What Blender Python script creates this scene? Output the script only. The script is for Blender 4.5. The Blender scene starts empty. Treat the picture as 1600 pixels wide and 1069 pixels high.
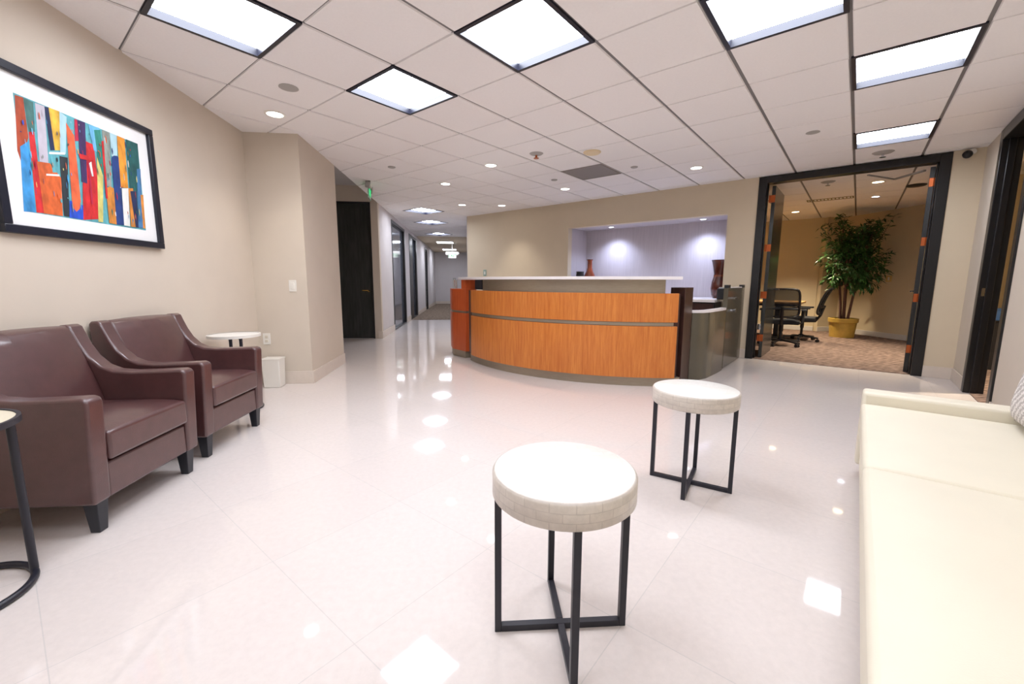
import bpy, bmesh, math, random
from math import sin, cos, pi, radians, sqrt
from mathutils import Vector, Matrix

S = bpy.context.scene
COL = S.collection
random.seed(7)
s2 = sqrt(.5)
H = 2.565                      # ceiling height
A45 = radians(45)

# ------------------------------------------------------------------ camera
YAW, PIT, ROL, F, ZC = 0.1008, -0.1415, 0.0043, 655.22, 1.0971
cd = bpy.data.cameras.new('camera'); cam = bpy.data.objects.new('camera', cd); COL.objects.link(cam)
fw = Vector((sin(YAW)*cos(PIT), cos(YAW)*cos(PIT), sin(PIT)))
r0 = Vector((cos(YAW), -sin(YAW), 0)); u0 = r0.cross(fw)
rt = r0*cos(ROL)+u0*sin(ROL); up = -r0*sin(ROL)+u0*cos(ROL)
M = Matrix((rt, up, -fw)).transposed().to_4x4(); M.translation = Vector((0, 0, ZC))
cam.matrix_world = M
cd.sensor_width = 36; cd.lens = F/1600*36; cd.clip_start = .02; cd.clip_end = 100
S.camera = cam

# ------------------------------------------------------------------ world, exposure
w = bpy.data.worlds.new('world'); S.world = w; w.use_nodes = True
w.node_tree.nodes['Background'].inputs[0].default_value = (.8, .85, 1, 1)
w.node_tree.nodes['Background'].inputs[1].default_value = 0.05
S.view_settings.view_transform = 'Standard'; S.view_settings.look = 'None'
S.view_settings.gamma = 1; S.view_settings.use_curve_mapping = False
S.view_settings.exposure = 0.13
PANEL_E = 19.0                 # ceiling panel lamps
HALL_E = 22.0
SPOT_W = 48.0                  # recessed downlights
WARM_W = 450.0

# ------------------------------------------------------------------ materials
def lin(c):
    return tuple((x/255/12.92 if x/255 <= .04045 else ((x/255+.055)/1.055)**2.4) for x in c)+(1,)
MATS = {}
def mat(name, rgb, rough=.5, metal=0, noise=0, nscale=30, bump=0, bscale=200, spec=.5, coat=0, stretch=None, emit=0, rot=0, coat_rough=.08):
    if name in MATS: return MATS[name]
    m = bpy.data.materials.new(name); m.use_nodes = True; MATS[name] = m
    nt = m.node_tree; b = nt.nodes['Principled BSDF']
    b.inputs['Base Color'].default_value = lin(rgb); b.inputs['Roughness'].default_value = rough
    b.inputs['Metallic'].default_value = metal; b.inputs['Specular IOR Level'].default_value = spec
    b.inputs['Coat Weight'].default_value = coat; b.inputs['Coat Roughness'].default_value = coat_rough
    if emit:
        b.inputs['Emission Color'].default_value = lin(rgb); b.inputs['Emission Strength'].default_value = emit
    tc = nt.nodes.new('ShaderNodeTexCoord'); mp = nt.nodes.new('ShaderNodeMapping')
    nt.links.new(tc.outputs['Object'], mp.inputs[0])
    if stretch: mp.inputs['Scale'].default_value = stretch
    mp.inputs['Rotation'].default_value = (0, 0, rot)
    if noise:
        n = nt.nodes.new('ShaderNodeTexNoise'); n.inputs['Scale'].default_value = nscale; n.inputs['Detail'].default_value = 5
        nt.links.new(mp.outputs[0], n.inputs['Vector'])
        r = nt.nodes.new('ShaderNodeMapRange'); r.inputs[1].default_value = .3; r.inputs[2].default_value = .7
        r.inputs[3].default_value = 1-noise; r.inputs[4].default_value = 1+noise*.6
        nt.links.new(n.outputs[0], r.inputs[0])
        v = nt.nodes.new('ShaderNodeVectorMath'); v.operation = 'SCALE'; v.inputs[0].default_value = lin(rgb)[:3]
        nt.links.new(r.outputs[0], v.inputs['Scale']); nt.links.new(v.outputs[0], b.inputs['Base Color'])
    if bump:
        n = nt.nodes.new('ShaderNodeTexNoise'); n.inputs['Scale'].default_value = bscale; n.inputs['Detail'].default_value = 3
        nt.links.new(mp.outputs[0], n.inputs['Vector'])
        bp = nt.nodes.new('ShaderNodeBump'); bp.inputs['Strength'].default_value = bump; bp.inputs['Distance'].default_value = .004
        nt.links.new(n.outputs[0], bp.inputs['Height']); nt.links.new(bp.outputs[0], b.inputs['Normal'])
    return m

def brick_mat(name, c1, c2, mortar, bw, bh, msize, rough, offset=.5, uv=False, rot=0, shift=(0, 0, 0), noise=.05, nscale=14, rough_var=False, coat=0, spec=.5):
    m = bpy.data.materials.new(name); m.use_nodes = True; MATS[name] = m
    nt = m.node_tree; b = nt.nodes['Principled BSDF']; b.inputs['Roughness'].default_value = rough
    b.inputs['Coat Weight'].default_value = coat; b.inputs['Specular IOR Level'].default_value = spec
    tc = nt.nodes.new('ShaderNodeTexCoord'); mp = nt.nodes.new('ShaderNodeMapping')
    mp.inputs['Rotation'].default_value = (0, 0, rot); mp.inputs['Location'].default_value = shift
    nt.links.new(tc.outputs['UV' if uv else 'Object'], mp.inputs[0])
    t = nt.nodes.new('ShaderNodeTexBrick'); t.offset = offset; t.squash = 1
    t.inputs['Color1'].default_value = lin(c1); t.inputs['Color2'].default_value = lin(c2); t.inputs['Mortar'].default_value = lin(mortar)
    t.inputs['Scale'].default_value = 1; t.inputs['Brick Width'].default_value = bw; t.inputs['Row Height'].default_value = bh
    t.inputs['Mortar Size'].default_value = msize; t.inputs['Mortar Smooth'].default_value = .3; t.inputs['Bias'].default_value = 0
    nt.links.new(mp.outputs[0], t.inputs['Vector'])
    n = nt.nodes.new('ShaderNodeTexNoise'); n.inputs['Scale'].default_value = nscale; n.inputs['Detail'].default_value = 8
    n.inputs['Roughness'].default_value = .65
    nt.links.new(tc.outputs['Object'], n.inputs['Vector'])
    r = nt.nodes.new('ShaderNodeMapRange'); r.inputs[1].default_value = .3; r.inputs[2].default_value = .7
    r.inputs[3].default_value = 1-noise; r.inputs[4].default_value = 1+noise*.5
    nt.links.new(n.outputs[0], r.inputs[0])
    v = nt.nodes.new('ShaderNodeVectorMath'); v.operation = 'SCALE'
    nt.links.new(t.outputs['Color'], v.inputs[0]); nt.links.new(r.outputs[0], v.inputs['Scale']); nt.links.new(v.outputs[0], b.inputs['Base Color'])
    return m

def wood_mat(name, c1, c2, rough=.35, scale=(14, 14, .9), coat=.1):
    m = bpy.data.materials.new(name); m.use_nodes = True; MATS[name] = m
    nt = m.node_tree; b = nt.nodes['Principled BSDF']; b.inputs['Roughness'].default_value = rough; b.inputs['Coat Weight'].default_value = coat
    tc = nt.nodes.new('ShaderNodeTexCoord'); mp = nt.nodes.new('ShaderNodeMapping'); mp.inputs['Scale'].default_value = scale
    nt.links.new(tc.outputs['Object'], mp.inputs[0])
    n = nt.nodes.new('ShaderNodeTexNoise'); n.inputs['Scale'].default_value = 3; n.inputs['Detail'].default_value = 6; n.inputs['Roughness'].default_value = .7
    nt.links.new(mp.outputs[0], n.inputs['Vector'])
    cr = nt.nodes.new('ShaderNodeValToRGB'); cr.color_ramp.elements[0].position = .3; cr.color_ramp.elements[1].position = .72
    cr.color_ramp.elements[0].color = lin(c1); cr.color_ramp.elements[1].color = lin(c2)
    nt.links.new(n.outputs[0], cr.inputs[0]); nt.links.new(cr.outputs[0], b.inputs['Base Color'])
    return m

def emit_mat(name, rgb, strength):
    m = bpy.data.materials.new(name); m.use_nodes = True; MATS[name] = m
    nt = m.node_tree; nt.nodes.remove(nt.nodes['Principled BSDF'])
    e = nt.nodes.new('ShaderNodeEmission'); e.inputs[0].default_value = lin(rgb); e.inputs[1].default_value = strength
    nt.links.new(e.outputs[0], nt.nodes['Material Output'].inputs[0])
    return m

def mesh_mat(name, rgb):
    """woven mesh fabric: fine holes"""
    m = bpy.data.materials.new(name); m.use_nodes = True
    nt = m.node_tree; b = nt.nodes['Principled BSDF']; b.inputs['Base Color'].default_value = lin(rgb); b.inputs['Roughness'].default_value = .7
    b.inputs['Alpha'].default_value = .62
    return m

WALL = mat('wall_paint', (211, 199, 184), .85, noise=.02, nscale=4, bump=.05, bscale=350, spec=.2)
WALLM = mat('main_wall_warm_light_paint', (216, 201, 176), .85, noise=.02, nscale=4, bump=.05, bscale=350, spec=.2)  # wall paint made yellower to carry the warm light on this wall
WALLH = mat('hall_paint', (212, 206, 206), .85, noise=.02, nscale=4, spec=.2)
WALLC = mat('conference_warm_light_paint', (215, 200, 170), .85, noise=.02, nscale=4, spec=.2)  # yellow cast of the warm lamps mixed into the wall colour
SOFFIT = mat('drywall_ceiling', (188, 184, 184), .9, spec=.2)
SOFFITH = mat('hall_drywall_ceiling', (206, 192, 170), .9, spec=.2)
BASE = brick_mat('baseboard_tile', (222, 209, 196), (216, 203, 190), (184, 174, 164), .6, 2, .002, .3, uv=False, rot=0)
BASEW = mat('conference_baseboard', (214, 210, 205), .5)
TILE = mat('ceiling_tile', (242, 238, 237), .95, noise=.015, nscale=60, bump=.12, bscale=420, spec=.1)
GRID = mat('ceiling_grid', (120, 116, 116), .6)
FLOOR = brick_mat('floor_tile', (223, 213, 208), (220, 210, 205), (208, 201, 197), .6, .6, .0018, .045, offset=0, rot=-A45, shift=(.02, -.49, 0), noise=.05, nscale=38, coat=.0, spec=.5)
CARPET = mat('hall_carpet', (132, 116, 102), .95, noise=.5, nscale=14, bump=.6, bscale=500, spec=.05)
CARPETC = mat('conference_carpet', (134, 114, 104), .95, noise=.65, nscale=9, stretch=(1, 3.2, 1), rot=-A45, bump=.6, bscale=500, spec=.05)
BLACK = mat('black_door_wood', (24, 23, 25), .32, noise=.25, nscale=8, stretch=(6, 6, .6))
DOORGREY = mat('black_stained_door', (52, 54, 53), .2, noise=.3, nscale=5, stretch=(5, 5, .6))
FRAMEB = mat('black_light_frame', (14, 16, 34), .4)
PICF = mat('picture_frame_black', (22, 26, 40), .3)
MATB = mat('picture_mat_board', (238, 238, 238), .9)
STEEL = mat('brushed_metal', (168, 158, 142), .38, metal=.8, noise=.12, nscale=12, stretch=(1, 1, 30))
CHROME = mat('chrome', (205, 208, 214), .15, metal=1)
COPPER = mat('copper_hinge', (178, 92, 48), .3, metal=.75)
BRASS = mat('brass', (196, 160, 92), .25, metal=1)
WHITEP = mat('white_plastic', (232, 228, 220), .4)
GREYP = mat('grey_plastic', (168, 164, 160), .5)
DARKP = mat('dark_plastic', (26, 26, 30), .45)
BLUEB = mat('black_powder_coated_steel', (34, 34, 44), .4)
LEATHER = mat('brown_leather', (82, 50, 50), .42, noise=.14, nscale=18, bump=.2, bscale=260, coat=.9, coat_rough=.2)
LEGB = mat('black_chair_leg', (38, 40, 48), .35)
CREAM = mat('cream_leather', (230, 222, 202), .5, noise=.02, nscale=6, bump=.06, bscale=240)
CHERRY = wood_mat('cherry_wood', (186, 98, 36), (218, 138, 62), coat=.15)
CHERRYD = wood_mat('shaded_cherry_wood', (176, 72, 30), (204, 96, 46), coat=.15)  # same cherry, redder and darker for the dimmer light on the end panel
BROWNP = wood_mat('dark_brown_laminate', (54, 32, 28), (74, 46, 38))
TAUPE = mat('taupe_gloss_laminate', (92, 86, 72), .22, noise=.06, nscale=4, coat=.3)
COUNTER = mat('white_counter', (238, 232, 232), .25)
SHELL = brick_mat('shell_mosaic_top', (240, 237, 231), (236, 232, 224), (230, 225, 216), .075, .028, .0008, .3, noise=.06, nscale=40)
SHELLR = brick_mat('shell_mosaic_rim', (220, 211, 200), (210, 200, 189), (200, 190, 180), .07, .0255, .0014, .35, uv=True, noise=.12, nscale=40)
CERAMIC = mat('orange_glazed_ceramic', (132, 58, 28), .15, noise=.35, nscale=7, coat=.5)
CERAMICD = mat('dark_red_glazed_ceramic', (88, 38, 26), .18, noise=.4, nscale=9, coat=.5)
POT = mat('yellow_planter', (204, 168, 78), .5, noise=.12, nscale=12)
SOIL = mat('soil', (52, 40, 30), .95, noise=.4, nscale=40)
TRUNK = mat('cane_trunk', (98, 66, 56), .8, noise=.35, nscale=20, stretch=(1, 1, 4))
LEAF = mat('ficus_leaf', (54, 98, 42), .4, noise=.5, nscale=3.5)
FABRIC = mat('black_mesh_seat', (26, 28, 34), .8, bump=.3, bscale=600)
MESHB = mesh_mat('black_mesh_back', (30, 32, 38))
TABLEW = wood_mat('maple_table_edge', (196, 150, 92), (216, 172, 116))
GLASSB = mat('painted_reflection_glass', (92, 98, 112), .08, coat=.6, noise=.2, nscale=1.2, stretch=(1, 2.5, .5))  # opaque blue-grey; reflections and the lit office are put into the colour
NICHEW = mat('niche_wallcovering', (196, 187, 190), .55, noise=.09, nscale=9, stretch=(9, 9, .25), rot=0)
EXITG = emit_mat('exit_green', (60, 200, 120), 1.3)
ACRYL = mat('green_edge_acrylic', (150, 205, 178), .15)
OLIVE = mat('olive_grille', (126, 116, 78), .6)
RETURN = mat('return_grille', (136, 128, 122), .6)
BLUEBOX = mat('blue_box', (74, 116, 178), .5)
DIFF = emit_mat('lamp_diffuser', (240, 245, 255), PANEL_E)
DIFFH = emit_mat('hall_lamp_diffuser', (236, 242, 255), HALL_E)
CAN = emit_mat('downlight_lens', (255, 250, 244), 14)
CANW = emit_mat('warm_downlight_lens', (255, 226, 178), 14)
CANB = emit_mat('cool_spot_lens', (225, 232, 255), 14)

# ------------------------------------------------------------------ mesh helpers
def uv(u, v, z=0): return Vector(((u-v)*s2, (u+v)*s2, z))

def new(): return bmesh.new()
def link(name, bm, m, parent=None, bevel=0, seg=2, smooth=True, loc=None, rotz=0, ang=35):
    bmesh.ops.recalc_face_normals(bm, faces=bm.faces)
    me = bpy.data.meshes.new(name); bm.to_mesh(me); bm.free()
    for x in (m if isinstance(m, (list, tuple)) else [m]): me.materials.append(x)
    if smooth:
        me.polygons.foreach_set('use_smooth', [True]*len(me.polygons))
        me.set_sharp_from_angle(angle=radians(ang))
    o = bpy.data.objects.new(name, me); COL.objects.link(o)
    if parent: o.parent = parent
    if loc is not None: o.location = loc
    o.rotation_euler = (0, 0, rotz)
    if bevel:
        b = o.modifiers.new('bevel', 'BEVEL'); b.width = bevel; b.segments = seg; b.limit_method = 'ANGLE'; b.angle_limit = radians(40)
        b.harden_normals = False
    return o
def box(bm, x0, x1, y0, y1, z0, z1, mi=0):
    vs = [bm.verts.new((x, y, z)) for z in (z0, z1) for x, y in ((x0, y0), (x1, y0), (x1, y1), (x0, y1))]
    fs = [(3, 2, 1, 0), (4, 5, 6, 7), (0, 1, 5, 4), (1, 2, 6, 5), (2, 3, 7, 6), (3, 0, 4, 7)]
    for f in fs:
        q = bm.faces.new([vs[i] for i in f]); q.material_index = mi
    return vs
def uvbox(bm, u0, u1, v0, v1, z0, z1, mi=0):
    vs = box(bm, u0, u1, v0, v1, z0, z1, mi)
    for v in vs: v.co = uv(*v.co)
    return vs
def prism(bm, pts, z0, z1, axis='z', mi=0):
    """extrude polygon pts along axis from z0 to z1"""
    def P(a, b, c):
        return (a, b, c) if axis == 'z' else (a, c, b) if axis == 'y' else (c, a, b)
    lo = [bm.verts.new(P(a, b, z0)) for a, b in pts]; hi = [bm.verts.new(P(a, b, z1)) for a, b in pts]
    n = len(pts); fs = [bm.faces.new(lo[::-1]), bm.faces.new(hi)]
    for i in range(n): fs.append(bm.faces.new((lo[i], lo[(i+1) % n], hi[(i+1) % n], hi[i])))
    for f in fs: f.material_index = mi
def lathe(bm, prof, n=32, cx=0, cy=0, cap=True, mi=0):
    rings = []
    for r, z in prof:
        rings.append([bm.verts.new((cx+r*cos(2*pi*i/n), cy+r*sin(2*pi*i/n), z)) for i in range(n)])
    for a, b in zip(rings, rings[1:]):
        for i in range(n):
            f = bm.faces.new((a[i], a[(i+1) % n], b[(i+1) % n], b[i])); f.material_index = mi
    if cap:
        bm.faces.new(rings[0][::-1]).material_index = mi; bm.faces.new(rings[-1]).material_index = mi
def tube(bm, pts, r, n=10, closed=False):
    pts = [Vector(p) for p in pts]; rings = []; m = len(pts)
    rr = r if isinstance(r, (list, tuple)) else [r]*m
    ref = None
    for i, p in enumerate(pts):
        a = pts[i-1] if (i or closed) else p; b = pts[(i+1) % m] if (i < m-1 or closed) else p
        t = (b-a).normalized()
        if ref is None:
            ref = Vector((0, 0, 1)) if abs(t.z) < .9 else Vector((1, 0, 0))
        x = (ref-t*ref.dot(t)).normalized(); y = t.cross(x); ref = x
        rings.append([bm.verts.new(p+(x*cos(2*pi*k/n)+y*sin(2*pi*k/n))*rr[i]) for k in range(n)])
    for i in range(m if closed else m-1):
        a, b = rings[i], rings[(i+1) % m]
        for k in range(n): bm.faces.new((a[k], a[(k+1) % n], b[(k+1) % n], b[k]))
    if not closed:
        bm.faces.new(rings[0][::-1]); bm.faces.new(rings[-1])
def bar(bm, p, q, w, h=None):
    """square bar from p to q"""
    p, q = Vector(p), Vector(q); t = (q-p).normalized(); h = h or w
    ref = Vector((0, 0, 1)) if abs(t.z) < .9 else Vector((1, 0, 0))
    x = t.cross(ref).normalized(); y = x.cross(t)
    vs = [bm.verts.new(c+x*a*w/2+y*b*h/2) for c in (p, q) for a, b in ((-1, -1), (1, -1), (1, 1), (-1, 1))]
    for f in [(3, 2, 1, 0), (4, 5, 6, 7), (0, 1, 5, 4), (1, 2, 6, 5), (2, 3, 7, 6), (3, 0, 4, 7)]: bm.faces.new([vs[i] for i in f])
def rotate_all(bm, ang, c=(0, 0, 0)):
    bmesh.ops.rotate(bm, verts=bm.verts, cent=c, matrix=Matrix.Rotation(ang, 3, 'Z'))

def tag(o, label, cat, group=None, kind=None):
    o['label'] = label; o['category'] = cat
    if group: o['group'] = group
    if kind: o['kind'] = kind
    return o
def thing(name, label, cat, loc=(0, 0, 0), rotz=0, group=None, kind=None):
    o = bpy.data.objects.new(name, None); COL.objects.link(o); o.empty_display_size = .1
    o.location = loc; o.rotation_euler = (0, 0, rotz)
    return tag(o, label, cat, group, kind)
def struct(name, bm, m, label=None, cat=None, **k):
    o = link(name, bm, m, smooth=False, **k); o['kind'] = 'structure'
    if label: o['label'] = label; o['category'] = cat
    return o
def dup(root, loc, rotz, label):
    r = root.copy(); COL.objects.link(r); r.location = loc; r.rotation_euler = (0, 0, rotz); r['label'] = label
    for ch in list(root.children):
        c = ch.copy(); COL.objects.link(c); c.parent = r
        for g in ch.children:
            d = g.copy(); COL.objects.link(d); d.parent = c
    return r

# ================================================================== SETTING
XL, YP, XS, UM, VR = -2.231, 4.66, -1.704, 6.926, -.9455
YB = -1.6
# floors
b = new(); box(b, -4, 9.5, -2, 22, -.06, 0); struct('floor', b, FLOOR, 'glossy off-white diagonal floor tiles of the lobby', 'floor')
b = new(); box(b, XS, -.05, 12.4, 21.5, 0, .006); struct('floor_hall', b, CARPET, 'brown carpet at the far end of the hallway', 'floor')
b = new(); uvbox(b, UM+.02, 13.2, VR+.09, 3.4, 0, .006); struct('floor_conference', b, CARPETC, 'mottled brown carpet of the conference room', 'floor')
b = new(); uvbox(b, 4.4, 9.2, -2.5, VR-.03, 0, .006); struct('floor_office', b, CARPETC, 'brown carpet beyond the side doorway', 'floor')

# ceiling: tiles in a grid turned 45 degrees to the hallway
T = .6096; GU, GV = 1.89, 2.61
LIGHTS = [(-2, 0), (0, 0), (0, -2), (1, -4), (3, -5), (6, -5), (-2, -2), (-3, -5), (-4, -3)]  # last three are unseen panels, added for light around the camera
HLIGHTS = [(6, 7), (8, 9), (11, 12)]
def cell(a, c): return GU+a*T, GV+c*T
bA, bB = new(), new()
for a in range(-12, 20):
    for c in range(-12, 16):
        if (a, c) in LIGHTS or (a, c) in HLIGHTS: continue
        x0, y0 = cell(a, c); ctr = uv(x0+T/2, y0+T/2)
        if ctr.x < -3 or ctr.y < -2.6 or ctr.y > 15 or ctr.x > 9.5: continue
        if ctr.x < -1.2 and ctr.y > 5.24: bm = bB
        else: bm = bA
        g, h = .0045, .011
        d = .008
        # tile: lower face with chamfered edge up to grid
        lo = [bm.verts.new(uv(u_, v_, H)) for u_, v_ in ((x0+g+d*.4, y0+h+d*.6), (x0+T-g-d*.4, y0+h+d*.6), (x0+T-g-d*.4, y0+T-h-d*.6), (x0+g+d*.4, y0+T-h-d*.6))]
        hi = [bm.verts.new(uv(u_, v_, H+.009)) for u_, v_ in ((x0+g, y0+h), (x0+T-g, y0+h), (x0+T-g, y0+T-h), (x0+g, y0+T-h))]
        bm.faces.new(lo)
        for i in range(4): bm.faces.new((lo[i], lo[(i+1) % 4], hi[(i+1) % 4], hi[i]))
        q = [bm.verts.new(uv(u_, v_, H+.0092)) for u_, v_ in ((x0, y0), (x0+T, y0), (x0+T, y0+T), (x0, y0+T))]
        bm.faces.new(q).material_index = 1
bmesh.ops.bisect_plane(bB, geom=bB.verts[:]+bB.edges[:]+bB.faces[:], plane_co=(XS-.002, 0, 0), plane_no=(-1, 0, 0), clear_outer=True)
me = bpy.data.meshes.new('t'); bB.to_mesh(me); bB.free(); bA.from_mesh(me); bpy.data.meshes.remove(me)
bmesh.ops.bisect_plane(bA, geom=bA.verts[:]+bA.edges[:]+bA.faces[:], plane_co=(0, 14.2, 0), plane_no=(0, 1, 0), clear_outer=True)
struct('ceiling', bA, [TILE, GRID], 'white acoustic tile ceiling with thin grey grid', 'ceiling')
b = new(); box(b, XS, -.05, 14.2, 21.5, H-.004, H+.1)
struct('ceiling_hall', b, SOFFITH, 'plain beige ceiling at the far end of the hallway', 'ceiling')
b = new(); box(b, -3.4, XS, 5.82, 8.4, 2.86, 2.95); box(b, XS, XS+.04, 5.82, 8.4, H+.012, 2.95)
struct('ceiling_alcove', b, SOFFIT, 'raised grey ceiling of the alcove before the black door', 'ceiling')
b = new(); box(b, -4, 9.6, -2.2, 22, 3.0, 3.1)
struct('ceiling_slab', b, SOFFIT)

# walls
b = new(); box(b, XL-.12, XL, YB-.12, YP, 0, H+.05); struct('wall_left', b, WALL, 'beige wall behind the armchairs', 'wall')
b = new(); box(b, -3.4, XS, YP, 5.82, 0, 2.95); struct('wall_pier', b, WALL, 'square beige wall pier with light switch', 'wall')
b = new(); box(b, -3.5, -3.4, 5.7, 8.6, 0, 2.95); struct('wall_alcove', b, WALL)
D1X0, D1X1 = -2.76, -1.835
b = new()
box(b, -3.4, D1X0, 8.35, 8.47, 0, 2.95); box(b, D1X1, XS, 8.35, 8.47, 0, 2.95); box(b, D1X0, D1X1, 8.35, 8.47, 2.57, 2.95)
struct('wall_alcove_back', b, WALL, 'narrow beige wall around the black alcove door', 'wall')
# hall left wall with openings
OPEN = [(9.72, 11.6, 2.46), (12.45, 14.15, 2.46), (16.7, 17.6, 2.42)]
b = new(); y = 8.47
for y0, y1, zt in OPEN:
    box(b, XS-.12, XS, y, y0, 0, H+.05); box(b, XS-.12, XS, y0, y1, zt, H+.05); y = y1
box(b, XS-.12, XS, y, 21.5, 0, H+.05); struct('wall_hall_left', b, WALLH, 'pale left wall of the long hallway', 'wall')
b = new(); box(b, XS-.12, .1, 21.5, 21.62, 0, H+.05); struct('wall_hall_end', b, WALLH, 'pale wall closing the hallway', 'wall')
b = new(); box(b, -.05, .07, 9.86, 21.5, 0, H+.05); struct('wall_hall_right', b, WALLH)
# main wall behind the desk
WM = UM+.13; ND = 7.623; NV0, NV1, NZ0, NZ1 = 1.575, 4.30, .86, 2.105
b = new()
uvbox(b, UM, WM, NV1, 6.98, 0, H+.05); uvbox(b, UM, WM, NV0, NV1, NZ1, H+.05); uvbox(b, UM, WM, NV0, NV1, 0, NZ0-.03)
uvbox(b, UM, WM, 1.20, NV0, 0, H+.05); uvbox(b, UM, WM, VR-.12, -.69, 0, H+.05)
struct('wall_main', b, WALLM, 'beige wall behind the reception desk with a long niche', 'wall')
b = new()
uvbox(b, ND, ND+.1, NV0-.15, NV1+.1, 0, 2.3); uvbox(b, WM, ND, NV1, NV1+.1, 0, 2.3); uvbox(b, WM, ND, NV0-.1, NV0, 0, 2.3)
uvbox(b, WM, ND, NV0, NV1, NZ1+.01, 2.3); uvbox(b, WM, ND, NV0, NV1, NZ0-.08, NZ0-.03)
struct('wall_niche', b, NICHEW, 'lilac grey striped lining of the wall niche', 'wall')
# right wall with doorway
RU0, RU1 = 5.12, 6.26
b = new(); uvbox(b, -1.4, RU0, VR-.12, VR, 0, H+.05); uvbox(b, RU1, UM, VR-.12, VR, 0, H+.05); uvbox(b, RU0, RU1, VR-.12, VR, 2.555, H+.05)
struct('wall_right', b, WALL, 'beige wall behind the sofa', 'wall')
b = new(); box(b, XL-.12, -.2, YB-.12, YB, 0, H+.05); struct('wall_back', b, WALL)
# conference room shell
b = new(); box(b, 8.42, 8.54, 7.19, 8.88, 0, H+.05); struct('wall_conference_right', b, WALLC, 'tan wall right of the tall plant', 'wall')
b = new(); box(b, 7.97, 8.54, 8.88, 9.0, 0, H+.05); struct('wall_conference_corner', b, WALLC, 'narrow tan wall behind the tall plant', 'wall')
b = new(); uvbox(b, 11.97, 12.09, .72, 3.4, 0, H+.05); struct('wall_conference_back', b, WALLC, 'tan back wall behind the office chairs', 'wall')
b = new(); uvbox(b, ND+.1, 12.09, 3.3, 3.42, 0, H+.05); struct('wall_conference_left', b, WALLC)
b = new(); uvbox(b, WM, 11.04, VR-.06, VR+.085, 0, H+.05); struct('wall_conference_side', b, WALLC)
# office behind the right doorway
b = new(); uvbox(b, 8.9, 9.0, -2.6, VR-.06, 0, H+.05); uvbox(b, 4.2, 9.0, -2.7, -2.6, 0, H+.05); uvbox(b, 4.2, 4.3, -2.6, VR-.12, 0, H+.05)
struct('wall_office', b, WALLC, 'tan wall seen through the right doorway', 'wall')

# baseboards
BT, BZ = .014, .135
def bb(name, bm, m=BASE): o = link(name, bm, m, bevel=.003, smooth=False); o['kind'] = 'structure'; return o
b = new(); box(b, XL, XL+BT, YB, YP, 0, BZ); bb('baseboard_left', b)
b = new(); box(b, XL+BT, XS+BT, YP-BT, YP, 0, BZ); box(b, XS, XS+BT, YP, 5.82, 0, BZ); bb('baseboard_pier', b)
b = new(); y = 8.35
box(b, D1X1+.06, XS+BT, 8.35-BT, 8.35, 0, BZ)
for y0, y1, zt in OPEN: box(b, XS, XS+BT, y, y0, 0, BZ); y = y1
box(b, XS, XS+BT, y, 21.5, 0, BZ); bb('baseboard_hall_left', b)
b = new(); box(b, XS+BT, -.05, 21.5-BT, 21.5, .006, BZ); bb('baseboard_hall_end', b)
b = new(); uvbox(b, UM-BT, UM, NV1, 6.9, 0, BZ); uvbox(b, UM-BT, UM, 1.2, 1.45, 0, BZ); uvbox(b, UM-BT, UM, VR, -.69, 0, BZ); bb('baseboard_main', b)
b = new(); uvbox(b, RU1, UM-BT, VR, VR+BT, 0, BZ); uvbox(b, -1, RU0, VR, VR+BT, 0, BZ); bb('baseboard_right', b)
b = new(); box(b, 8.42-BT, 8.42, 7.25, 8.866, .006, .11); box(b, 7.97, 8.42-BT, 8.88-BT, 8.88, .006, .11); uvbox(b, 11.97-BT, 11.97, .72, 3.3, .006, .11)
bb('baseboard_conference', b, BASEW)

# ------------------------------------------------------------------ doors and glazing
# black alcove door (its wall is parallel to x)
d = thing('door_1', 'black stained door in the alcove beside the wall pier', 'door', ((D1X0+D1X1)/2, 8.35, 0), 0, kind='structure')
hw = (D1X1-D1X0)/2
b = new(); box(b, -hw, -hw+.03, -.012, .1, 0, 2.57); box(b, hw-.03, hw, -.012, .1, 0, 2.57); box(b, -hw+.03, hw-.03, -.012, .1, 2.545, 2.57)
link('door_frame', b, BLACK, d, bevel=.004)
b = new(); box(b, -hw+.033, hw-.033, .02, .065, .008, 2.542); leaf = link('door_leaf', b, DOORGREY, d, bevel=.003)
b = new(); tube(b, [(hw-.09, .02, .93), (hw-.09, -.035, .93), (hw-.2, -.04, .93)], .011, 10)
for v in b.verts: pass
lathe(b, [(.026, .905), (.026, .912)], 16, hw-.09, .012); link('lever_handle', b, BRASS, leaf)

# hallway glazing
for i, (y0, y1, zt) in enumerate(OPEN[:2]):
    d = thing('window_%d' % (i+1), ['black framed glass wall nearest in the hallway', 'black framed glass wall farther along the hallway'][i], 'window', (XS, (y0+y1)/2, 0), 0, kind='structure')
    L = (y1-y0)/2; w_ = .1 if i == 0 else .22
    b = new(); box(b, -.1, .012, -L, -L+.06, 0, zt); box(b, -.1, .012, L-w_, L, 0, zt); box(b, -.1, .012, -L+.06, L-w_, zt-.07, zt); box(b, -.1, .012, -L+.06, L-w_, 0, .03)
    if i: box(b, -.1, .012, -L+.06, -L+.65, 0, zt-.07)
    link('window_frame', b, BLACK, d, bevel=.003)
    b = new(); box(b, -.055, -.045, (-L+.65 if i else -L+.06), L-w_, .03, zt-.07); link('pane', b, GLASSB, d)
y0, y1, zt = OPEN[2]
d = thing('door_2', 'black door farthest along the hallway wall', 'door', (XS, (y0+y1)/2, 0), 0, kind='structure')
L = (y1-y0)/2
b = new(); box(b, -.1, .012, -L, -L+.06, 0, zt); box(b, -.1, .012, L-.06, L, 0, zt); box(b, -.1, .012, -L+.06, L-.06, zt-.06, zt); link('door_frame', b, BLACK, d)
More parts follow.
